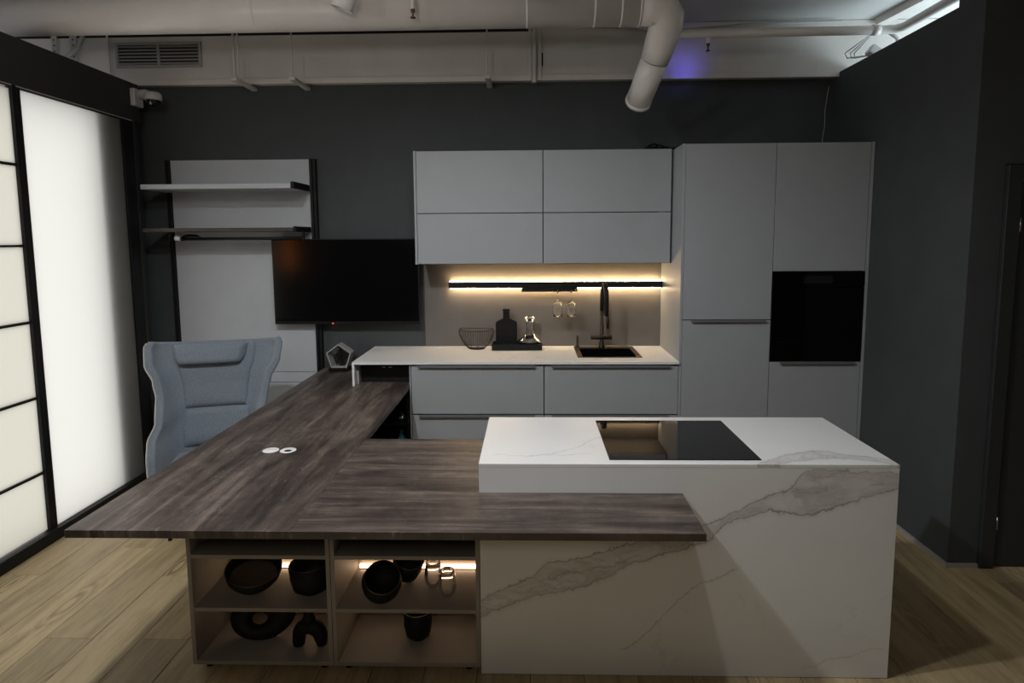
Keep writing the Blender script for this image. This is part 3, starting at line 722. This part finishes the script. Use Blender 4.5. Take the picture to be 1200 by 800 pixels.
r = nb(); prism(r, [(cx-.026, z0+.276), (cx+.026, z0+.276), (cx+.028, z0+.283), (cx+.022, z0+.290), (cx-.022, z0+.290), (cx-.028, z0+.283)], -.102, -.078, 'Y', .002); obj('cap', r, 'black_matte', t)
random.seed(5)
for (za, s0, s1) in ((.155, -.065, .07), (.148, -.06, -.02), (.10, .03, .065), (.105, -.05, -.01), (.062, -.055, .02), (.055, .03, .065), (.03, -.03, .05)):
    r = nb(); n_ = 7
    tube(r, [(cx+s0+(s1-s0)*i/n_, -.1005, z0+za+random.uniform(-.006, .006)) for i in range(n_+1)], .0009, 5); obj('scratch', r, 'gunmetal', t)
t = thing('glass_decanter', 'clear glass decanter with flared neck on the black tray', 'decanter', (-.995, -.125, tz+.007))
pr = [(0, 0), (.086, .002), (.092, .012), (.080, .024), (.05, .045), (.032, .07), (.022, .105), (.024, .15), (.034, .215), (.0375, .215), (.0405, .2155), (.0275, .15), (.0255, .105)]
pr = [(0, 0), (.088, .002), (.094, .012), (.083, .026), (.054, .048), (.036, .072), (.0255, .105), (.0275, .15), (.0385, .215), (.0355, .2155), (.0245, .15), (.0225, .105), (.033, .071), (.052, .044), (.080, .022), (.089, .012), (.084, .006), (0, .005)]
r = nb(); lathe(r, pr, (-.995, -.125, tz+.047), 36, Matrix.Diagonal((1, .8, .9, 1)))
obj('vessel', r, 'glass', t)

# pentagon lantern
t = thing('pentagon_ornament', 'grey pentagon frame ornament with a black stacked figure inside, beside the counter leg', 'ornament', (-2.44, -.12, .763))
cx, cz, yy = -2.432, .873, -.12
def pent(R): return [(cx+R*math.sin(2*PI*k/5)*1.0, cz+R*math.cos(2*PI*k/5)) for k in range(5)]
for k in range(5):
    po_, pi_ = pent(.100), pent(.089); k2 = (k+1) % 5
    r = nb(); prism(r, [po_[k], po_[k2], pi_[k2], pi_[k]], yy-.045, yy+.045, 'Y'); obj('frame_side', r, 'steel_grey', t)
B('base', 'gunmetal', t, cx-.075, cx+.065, yy-.055, yy+.05, .7632, .790, .003)
r = nb(); tube(r, [(cx, yy, .799), (cx+.004, yy, .90), (cx-.003, yy, .955)], .004, 8); obj('stem', r, 'black_matte', t)
for z, rx in ((.80, .030), (.828, .044), (.85, .034), (.872, .030), (.895, .026), (.917, .022), (.937, .020)):
    b_ = nb(); bmesh.ops.create_icosphere(b_, subdivisions=1, radius=1); bmesh.ops.transform(b_, matrix=Matrix.Translation((cx+random.uniform(-.004, .004), yy, z)) @ Matrix.Rotation(random.uniform(-.3, .3), 4, 'Y') @ Matrix.Diagonal((rx, .016, .008, 1)), verts=b_.verts); obj('stone', b_, 'black_matte', t)
for s in (-1, 1): r = nb(); tube(r, [(cx+s*.012, yy, .85), (cx+s*.034, yy, .7905)], .003, 6); obj('leg', r, 'black_matte', t)

# ------------------------------------------------------------------ L-shaped wooden desk
WZ, WB = .7617, .734
WL, WF, AR = -2.5925, -2.6555, -1.813
t = thing('wooden_desktop', 'dark rough-sawn oak L-shaped desktop meeting the stone island', 'desktop', (-1.8, -1.7, WB))
r = nb(); prism(r, [(WL, WF), (AR-.0005, WF), (AR-.0005, -.0065), (WL, -.0065)], WB, WZ, 'Z', .0012); obj('board', r, 'wood_y', t)
r = nb(); prism(r, [(AR+.0005, WF), (-.403, WF), (-.403, IY0-.0008), (IX0-.001, IY0-.0008), (IX0-.001, -1.6965), (AR+.0005, -1.6965)], WB, WZ, 'Z', .0012); obj('board', r, 'wood_x', t)
gr = [(-2.215, 'closed white cable grommet in the desktop, the left of two'), (-2.133, 'white cable grommet with a dark opening, the right of two')]
for i, (gx, lb) in enumerate(gr):
    t = thing('cable_grommet', lb, 'grommet', (gx, -1.865, WZ), 'cable grommets in the desktop')
    r = nb(); lathe(r, [(0, .0035), (.034, .0035), (.037, .002), (.037, .0002), (0, .0002)], (gx, -1.868, WZ), 28); obj('cap', r, 'white_plastic', t)
    if i:
        r = nb(); lathe(r, [(0, .0008), (.013, .0008), (.013, 0), (0, 0)], (gx+.004, -1.880, WZ+.0036), 18, Matrix.Scale(1.3, 4, (1, 0, 0))); obj('opening', r, 'black', t)

# ------------------------------------------------------------------ stone island
t = thing('kitchen_island', 'white veined stone island with thick top, right of the wooden desk', 'island', (IX0, IY0, 0))
def im(name, m, x0, x1, y0, y1, z0, z1, bev=.0008): return B(name, m, t, x0, x1, y0, y1, z0, z1, bev)
HX0, HX1, HY0, HY1 = -.681, -.0865, -2.288, -1.777
r = nb(); frame(r, IX0, IX1, IY0, IY1, IZ-.012, IZ, HX0+.004, HX1-.004, HY0+.004, HY1-.004); obj('top_slab', r, 'marble_top', t)
im('front_panel', 'marble_front', IX0+.0005, IX1, IY0+.0004, IY0+.012, .002, IZ-.0125)
im('side_panel', 'marble', IX1-.012, IX1, IY0+.0125, IY1-.022, .002, IZ-.0125)
im('side_panel', 'marble', IX0+.0005, IX0+.012, IY0+.0125, IY1-.022, .002, IZ-.0125)
B('door', 'front', t, IX0+.002, -.387, IY1-.0215, IY1-.002, .10, IZ-.016, .001)
B('door', 'front', t, -.383, IX1-.002, IY1-.0215, IY1-.002, .10, IZ-.016, .001)
B('plinth', 'carcass', t, IX0+.014, IX1-.014, IY1-.07, IY1-.055, .001, .098, 0)
t = thing('induction_hob', 'black glass induction hob flush in the island top', 'hob', (-.38, -2.03, IZ))
B('glass_plate', 'hob', t, HX0, HX1, HY0, HY1, IZ+.0003, IZ+.0045, .001)
B('heater_housing', 'black', t, HX0+.02, HX1-.02, HY0+.02, HY1-.02, IZ-.05, IZ, 0)

# ------------------------------------------------------------------ open shelf cabinets under the desk
def shelf_cab(x0, x1, lab):
    t = thing('open_shelf_cabinet', lab, 'shelf cabinet', ((x0+x1)/2, -2.17, 0), 'open cabinets under the desk')
    yb = -2.005
    for a, b in ((x0, x0+.0165), (x1-.0165, x1)): B('side_panel', 'taupe_edge', t, a, b, IY0, yb, .028, .7335, .0008)
    for z in (.028, .257, .481): B('shelf', 'taupe_edge', t, x0+.017, x1-.017, IY0+.001, yb-.013, z, z+.016, .0008)
    B('back_panel', 'taupe', t, x0+.017, x1-.017, yb-.012, yb, .028, .7335, 0)
    for x in (x0+.05, x1-.05):
        for y in (-2.29, -2.05): r = nb(); tube(r, [(x, y, 0.0005), (x, y, .0275)], .016, 10); obj('foot', r, 'black', t)
    return t
shelf_cab(-2.370, -1.793, 'open taupe cabinet at left end, with large bowl and ring sculpture')
shelf_cab(-1.791, -1.1945, 'open taupe cabinet next to the island, with stacked bowls and glasses')
def strip(x0, x1, z, m, lab):
    t = thing('led_strip', lab, 'light strip', ((x0+x1)/2, -2.04, z), 'light strips in the open cabinets')
    B('profile', 'bronze', t, x0, x1, -2.034, -2.0185, z, z+.003, 0)
    B('diffuser', m, t, x0+.002, x1-.002, -2.032, -2.0185, z+.0032, z+.016, 0)
strip(-2.25, -1.83, .274, 'led_low', 'warm light strip behind the large bowl')
strip(-1.765, -1.215, .274, 'led_low', 'warm light strip behind the stemless glasses')
strip(-2.25, -1.83, .235, 'led_low', 'hidden warm light strip above the ring sculpture')
strip(-1.765, -1.215, .235, 'led_low', 'hidden warm light strip above the small pot')

def bowl(name, lab, c, prof, tilt=(0, 0), n=32, scale=None, m='black_matte', part='bowl', rim=True):
    t = thing(name, lab, 'bowl', c)
    mt_ = Matrix.Rotation(tilt[0], 4, 'X') @ Matrix.Rotation(tilt[1], 4, 'Y')
    if scale: mt_ = mt_ @ Matrix.Diagonal((*scale, 1))
    r = nb(); lathe(r, prof, c, n, mt_)
    zmin = min(v.co.z for v in r.verts); bmesh.ops.translate(r, verts=r.verts, vec=(0, 0, c[2]-zmin))
    obj(part, r, m, t)
    if rim:
        rp = max(range(len(prof)), key=lambda q: prof[q][1]); r = nb(); tube(r, [mt_ @ Vector((prof[rp][0]*math.cos(a), prof[rp][0]*math.sin(a), prof[rp][1])) + Vector(c) + Vector((0, 0, c[2]-zmin)) for a in [2*PI*q/36 for q in range(37)]], .0014, 6); obj('rim', r, 'bronze', t, label='thin brown rim line')
    return t
S2 = .2735; S1 = .0445
bowl('large_bowl', 'wide black bowl with brown inside, alone at the left of the middle shelf', (-2.180, -2.175, S2),
     [(0, 0), (.045, 0), (.082, .018), (.106, .048), (.114, .082), (.110, .083), (.101, .050), (.078, .024), (.045, .010), (0, .008)], (.20, .15))
r = nb(); lathe(r, [(0, .0095), (.045, .0115), (.078, .0255), (.094, .043), (.092, .043), (.05, .016), (0, .0115)], (-2.180, -2.175, S2+.0112), 28, Matrix.Rotation(.20, 4, 'X') @ Matrix.Rotation(.15, 4, 'Y'))
obj('inner_glaze', r, mt['dark_shelf'], [o for o in COL.objects if o.name.startswith('large_bowl')][0], label='brown glazed inside of the bowl')
bowl('deep_bowl', 'deep black pot-like bowl with slanted rim against the cabinet divider', (-1.915, -2.19, S2),
     [(0, 0), (.06, 0), (.082, .018), (.090, .06), (.092, .115), (.087, .117), (.084, .06), (.07, .02), (0, .012)], (0, -.06))
bowl('round_bowl', 'round black bowl propped behind, the right one of the nested pair', (-1.542, -2.108, S2),
     [(0, 0), (.030, 0), (.054, .02), (.064, .055), (.067, .10), (.063, .101), (.060, .06), (.048, .028), (0, .012)], (.25, .25))
bowl('round_bowl', 'round black bowl tilted forward, the left one of the nested pair', (-1.618, -2.225, S2),
     [(0, 0), (.045, 0), (.076, .025), (.082, .06), (.072, .092), (.068, .092), (.077, .06), (.07, .03), (0, .012)], (.55, .22))
for i, (x, y) in enumerate([(-1.408, -2.165), (-1.338, -2.235)]):
    t = thing('stemless_glass', ['clear stemless glass standing behind, the left of two', 'clear stemless glass standing in front, the right of two'][i], 'glass', (x, y, S2), 'stemless glasses on the middle shelf')
    r = nb(); lathe(r, [(0, 0), (.022, 0), (.034, .018), (.038, .045), (.034, .085), (.029, .112), (.0282, .112), (.0332, .085), (.0372, .045), (.033, .019), (.02, .004), (0, .003)], (x, y, S2+.0003), 28); obj('glass_body', r, 'glass', t)
    r = nb(); tube(r, [(x+.0283*math.cos(a), y+.0283*math.sin(a), S2+.1125) for a in [2*PI*i_/28 for i_ in range(29)]], .0011, 6); obj('rim', r, 'glass', t)
# ring sculpture
t = thing('ring_vase', 'black flat ring-shaped vase with an oval hole on the lowest shelf', 'vase', (-2.155, -2.17, S1))
r = nb(); n1, n2 = 40, 14; rings = []
for i in range(n1):
    a = 2*PI*i/n1; ring = []
    rad = .072; tr_ = .046 + .012*math.cos(a-.9)
    for j in range(n2):
        b = 2*PI*j/n2
        rr = rad + tr_*math.cos(b)
        ring.append(r.verts.new((rr*math.cos(a)*1.16, .036*math.sin(b), rr*math.sin(a)*.86)))
    rings.append(ring)
for i in range(n1):
    for j in range(n2):
        r.faces.new((rings[i][j], rings[(i+1) % n1][j], rings[(i+1) % n1][(j+1) % n2], rings[i][(j+1) % n2])).smooth = True
bmesh.ops.transform(r, matrix=Matrix.Rotation(.10, 4, 'Z') @ Matrix.Rotation(-.42, 4, 'X') @ Matrix.Rotation(-.12, 4, 'Y'), verts=r.verts)
zm = min(v.co.z for v in r.verts); bmesh.ops.translate(r, verts=r.verts, vec=(-2.155, -2.17, S1+.001-zm)); bmesh.ops.recalc_face_normals(r, faces=r.faces)
obj('ring_body', r, 'black_matte', t)
# arch vase
t = thing('arch_vase', 'black arch-shaped vase with two feet and a short neck on the lowest shelf', 'vase', (-1.915, -2.235, S1))
r = nb(); ax, ay, az = -1.922, -2.235, S1
leg = [(-.050, .003), (-.050, .020)] + [(-.047*math.cos(PI*q/12), .040+.048*math.sin(PI*q/12)) for q in range(13)] + [(.050, .020), (.050, .010)]
rad = [.024, .0265] + [.0275+.005*math.sin(PI*q/12) for q in range(13)] + [.023, .021]
tube(r, [(ax+a, ay+.02*(-a*4), az+.0040+b) for a, b in leg], .03, 18, True, rad); obj('arch', r, 'black_matte', t)
r = nb(); lathe(r, [(0, 0), (.034, 0), (.022, .03), (.017, .05), (.018, .078), (.014, .078), (.012, .06)], (ax-.002, ay, az+.106), 20); obj('neck', r, 'black_matte', t)
bowl('small_pot', 'small dark rounded pot alone on the lowest shelf near the island', (-1.478, -2.165, S1),
     [(0, 0), (.035, 0), (.052, .018), (.060, .06), (.060, .125), (.056, .125), (.056, .06), (.045, .02), (0, .01)], part='pot')
r = nb(); lathe(r, [(0, 0), (.06, 0), (.085, .018), (.09, .055), (.085, .055), (0, .01)], (-1.60, -2.16, .4975), 28)
tag(obj('hidden_bowl', r, 'black_matte', None, (-1.60, -2.16, .4975)), 'dark bowl barely visible on the top shelf right under the desktop', 'bowl')

# ------------------------------------------------------------------ black niche cabinet beneath the desk arm, next to the drawers
t = thing('corner_shelf_cabinet', 'open black corner cabinet beneath the desktop, left of the drawers', 'cabinet', (-2.0, -.3, 0))
B('side_panel', 'black', t, -2.19, -2.175, -.58, -.03, .0, .733, 0)
B('side_panel', 'black', t, -1.840, -1.8235, -.58, -.03, .0, .733, 0)
B('back_panel', 'black', t, -2.174, -1.841, -.045, -.03, .0, .733, 0)
for z in (.02, .475): B('shelf', 'black', t, -2.174, -1.841, -.57, -.046, z, z+.016, .001)
t = thing('spray_bottle', 'small teal bottle in the dark corner cabinet', 'bottle', (-1.905, -.45, .036))
r = nb(); lathe(r, [(0, 0), (.03, 0), (.032, .01), (.032, .30), (.02, .33), (.013, .34), (.013, .37), (0, .37)], (-1.905, -.45, .0365), 18); obj('bottle_body', r, 'teal', t)
t = thing('steel_gadget', 'small shiny steel gadget on the shelf of the dark corner cabinet', 'gadget', (-1.90, -.46, .4915))
r = nb(); lathe(r, [(0, 0), (.03, 0), (.024, .012), (.006, .03), (.004, .055), (0, .06)], (-1.90, -.46, .4915), 10); obj('cone', r, 'chrome', t)
for a in (0, 2.1, 4.2): r = nb(); tube(r, [(-1.90, -.46, .53), (-1.90+.035*math.cos(a), -.46+.035*math.sin(a), .494)], .003, 6); obj('spike', r, 'chrome', t)
# niche between counter and desktop
t = thing('niche_lining', 'black recessed niche below the countertop end', 'niche', (-2.0, -.1, .77))
B('back_board', 'black', t, -2.172, -1.823, -.495, -.480, .7625, .909, 0)
B('support_block', 'steel_grey', t, -2.1795, -2.168, -.56, -.50, .7625, .86, 0, 'grey block against the counter leg')
for x in (-2.01, -1.965): B('highlight_bar', 'chrome', t, x-.012, x+.012, -.498, -.4955, .865, .869, 0)  # small bright bars drawn in as the two highlights of the niche

# ------------------------------------------------------------------ wing armchair
ang = math.radians(15)
t = thing('wing_armchair', 'blue-grey wing armchair with head pillow behind the desk', 'armchair', (-3.01, -.90, 0))
RM = Matrix.Translation((-3.01, -.90, 0)) @ Matrix.Rotation(ang, 4, 'Z')
def lerp(tab, z):
    for (a, b), (c, d) in zip(tab, tab[1:]):
        if z <= c: q = (z-a)/(c-a); q = q*q*(3-2*q); return b+(d-b)*q
    return tab[-1][1]
Wt = [(.27, .275), (.45, .290), (.55, .303), (.64, .285), (.77, .305), (.86, .325), (.97, .380), (1.06, .392), (1.10, .370)]
Ft = [(.27, .38), (.45, .38), (.55, .33), (.64, .25), (.77, .17), (.97, .14), (1.10, .10)]
Yt = [(.27, .09), (.45, .13), (.64, .17), (.86, .21), (1.10, .26)]
def shell_pt(s, z, off=0.0):
    W = lerp(Wt, z); F = lerp(Ft, z); y = lerp(Yt, z)
    a = abs(s)
    x = W*math.copysign(math.sin(min(1, a)*PI/2)**.85 if a > 0 else 0, s)
    yy = y - F*(a**3.2) - off*(1-a**3)
    zz = z + .022*max(0, (z-.9)/.2)*a**3
    return Vector((x, yy, zz))
b_ = nb(); NZ, NS = 26, 28; gv = []
for i in range(NZ+1):
    z = .27 + (1.085-.27)*i/NZ
    gv.append([b_.verts.new(shell_pt(-1+2*j/NS, z)) for j in range(NS+1)])
for i in range(NZ):
    for j in range(NS): b_.faces.new((gv[i][j], gv[i][j+1], gv[i+1][j+1], gv[i+1][j])).smooth = True
def solid(b_, th):
    bmesh.ops.recalc_face_normals(b_, faces=b_.faces)
    me = bpy.data.meshes.new('tmp'); b_.to_mesh(me)
    return b_
bmesh.ops.transform(b_, matrix=RM, verts=b_.verts)
sh = obj('shell', b_, 'fabric', t)
md = sh.modifiers.new('solid', 'SOLIDIFY'); md.thickness = .045; md.offset = 0
md = sh.modifiers.new('bev', 'BEVEL'); md.width = .012; md.segments = 3; md.limit_method = 'ANGLE'; md.angle_limit = math.radians(50)
# piping along the outer edge
for s in (-1, 1):
    r = nb(); tube(r, [shell_pt(s, .27+.81*i/40) + (Vector((-.020, -.010, 0)) if s < 0 else Vector((.010, .024, 0))) for i in range(41)], .0045, 8); bmesh.ops.transform(r, matrix=RM, verts=r.verts); obj('piping', r, 'piping', t, label='pale edge piping')
def pad(name, z0, z1, s0, s1, th, off, rnd=.35, tilt=0.0, zb=None, lab=None):
    # cushion following the shell's inside face
    b = nb(); nz, ns = 14, 18; fr_, bk = [], []
    for i in range(nz+1):
        v = i/nz; rowf, rowb = [], []
        for j in range(ns+1):
            u = j/ns*2-1
            sw = lerp2(zb, v) if zb else 1
            s = (s0+s1)/2 + (s1-s0)/2*u*sw
            p = shell_pt(s, z0+(z1-z0)*v) + Vector((0, -.0235, 0))
            bul = (max(0, 1-abs(u)**5)*max(0, 1-abs(v*2-1)**4))**.5
            rowf.append(b.verts.new(p + Vector((0, -off-th*bul - tilt*v, 0)))); rowb.append(b.verts.new(p + Vector((0, -off+.004, 0))))
        fr_.append(rowf); bk.append(rowb)
    for g, fl_ in ((fr_, False), (bk, True)):
        for i in range(nz):
            for j in range(ns):
                f = (g[i][j], g[i][j+1], g[i+1][j+1], g[i+1][j]); b.faces.new(f[::-1] if fl_ else f).smooth = True
    for i in range(nz): 
        for g0, g1 in ((0, 0), (ns, ns)): b.faces.new((fr_[i][g0], fr_[i+1][g0], bk[i+1][g0], bk[i][g0]))
    for j in range(ns):
        for q in (0, nz): b.faces.new((fr_[q][j], fr_[q][j+1], bk[q][j+1], bk[q][j]))
    bmesh.ops.recalc_face_normals(b, faces=b.faces)
    bmesh.ops.transform(b, matrix=RM, verts=b.verts); return obj(name, b, 'fabric', t, label=lab)
def lerp2(tab, v):
    for (a, b), (c, d) in zip(tab, tab[1:]):
        if v <= c: return b+(d-b)*(v-a)/(c-a)
    return tab[-1][1]
pad('back_cushion', .665, 1.075, -.44, .37, .018, .0)
pad('lumbar_cushion', .42, .66, -.46, .44, .035, .0)
pad('head_pillow', .945, 1.074, -.43, .27, .055, .030, zb=[(0, .84), (.35, .95), (1, 1.0)], lab='trapezoid head pillow')
b_ = nb(); box(b_, -.23, .23, -.36, .06, .33, .41, .035, 4)
for f in b_.faces: f.smooth = True
bmesh.ops.transform(b_, matrix=RM, verts=b_.verts); obj('seat_cushion', b_, 'fabric', t)
b_ = nb(); box(b_, -.24, .24, -.36, .07, .25, .325, .02, 3); bmesh.ops.transform(b_, matrix=RM, verts=b_.verts); obj('seat_base', b_, 'fabric', t)
for sx in (-1, 1):
    for sy, yb in ((-.33, -.40), (.08, .14)):
        r = nb(); tube(r, [(sx*.19, sy+.02, .252), (sx*.17-.02, yb+.07 if sy < 0 else yb-.02, 0.001)], .014, 12, True, [.019, .011]); bmesh.ops.transform(r, matrix=RM, verts=r.verts); obj('leg', r, 'black', t)

# unseen amber glow added left of the frame for the orange television reflection
t = thing('added_amber_glow', 'unseen amber glow tube added for the television reflection, left of the picture', 'glow source', (-3.78, -2.42, 1.5))
r = nb(); tube(r, [(-3.73, -2.42, 1.42), (-3.73, -2.42, 1.80)], .05, 20); obj('glow_tube', r, 'amber', t)
B('wall_plate', 'black', t, -3.7995, -3.781, -2.46, -2.38, 1.5, 1.7, .002)
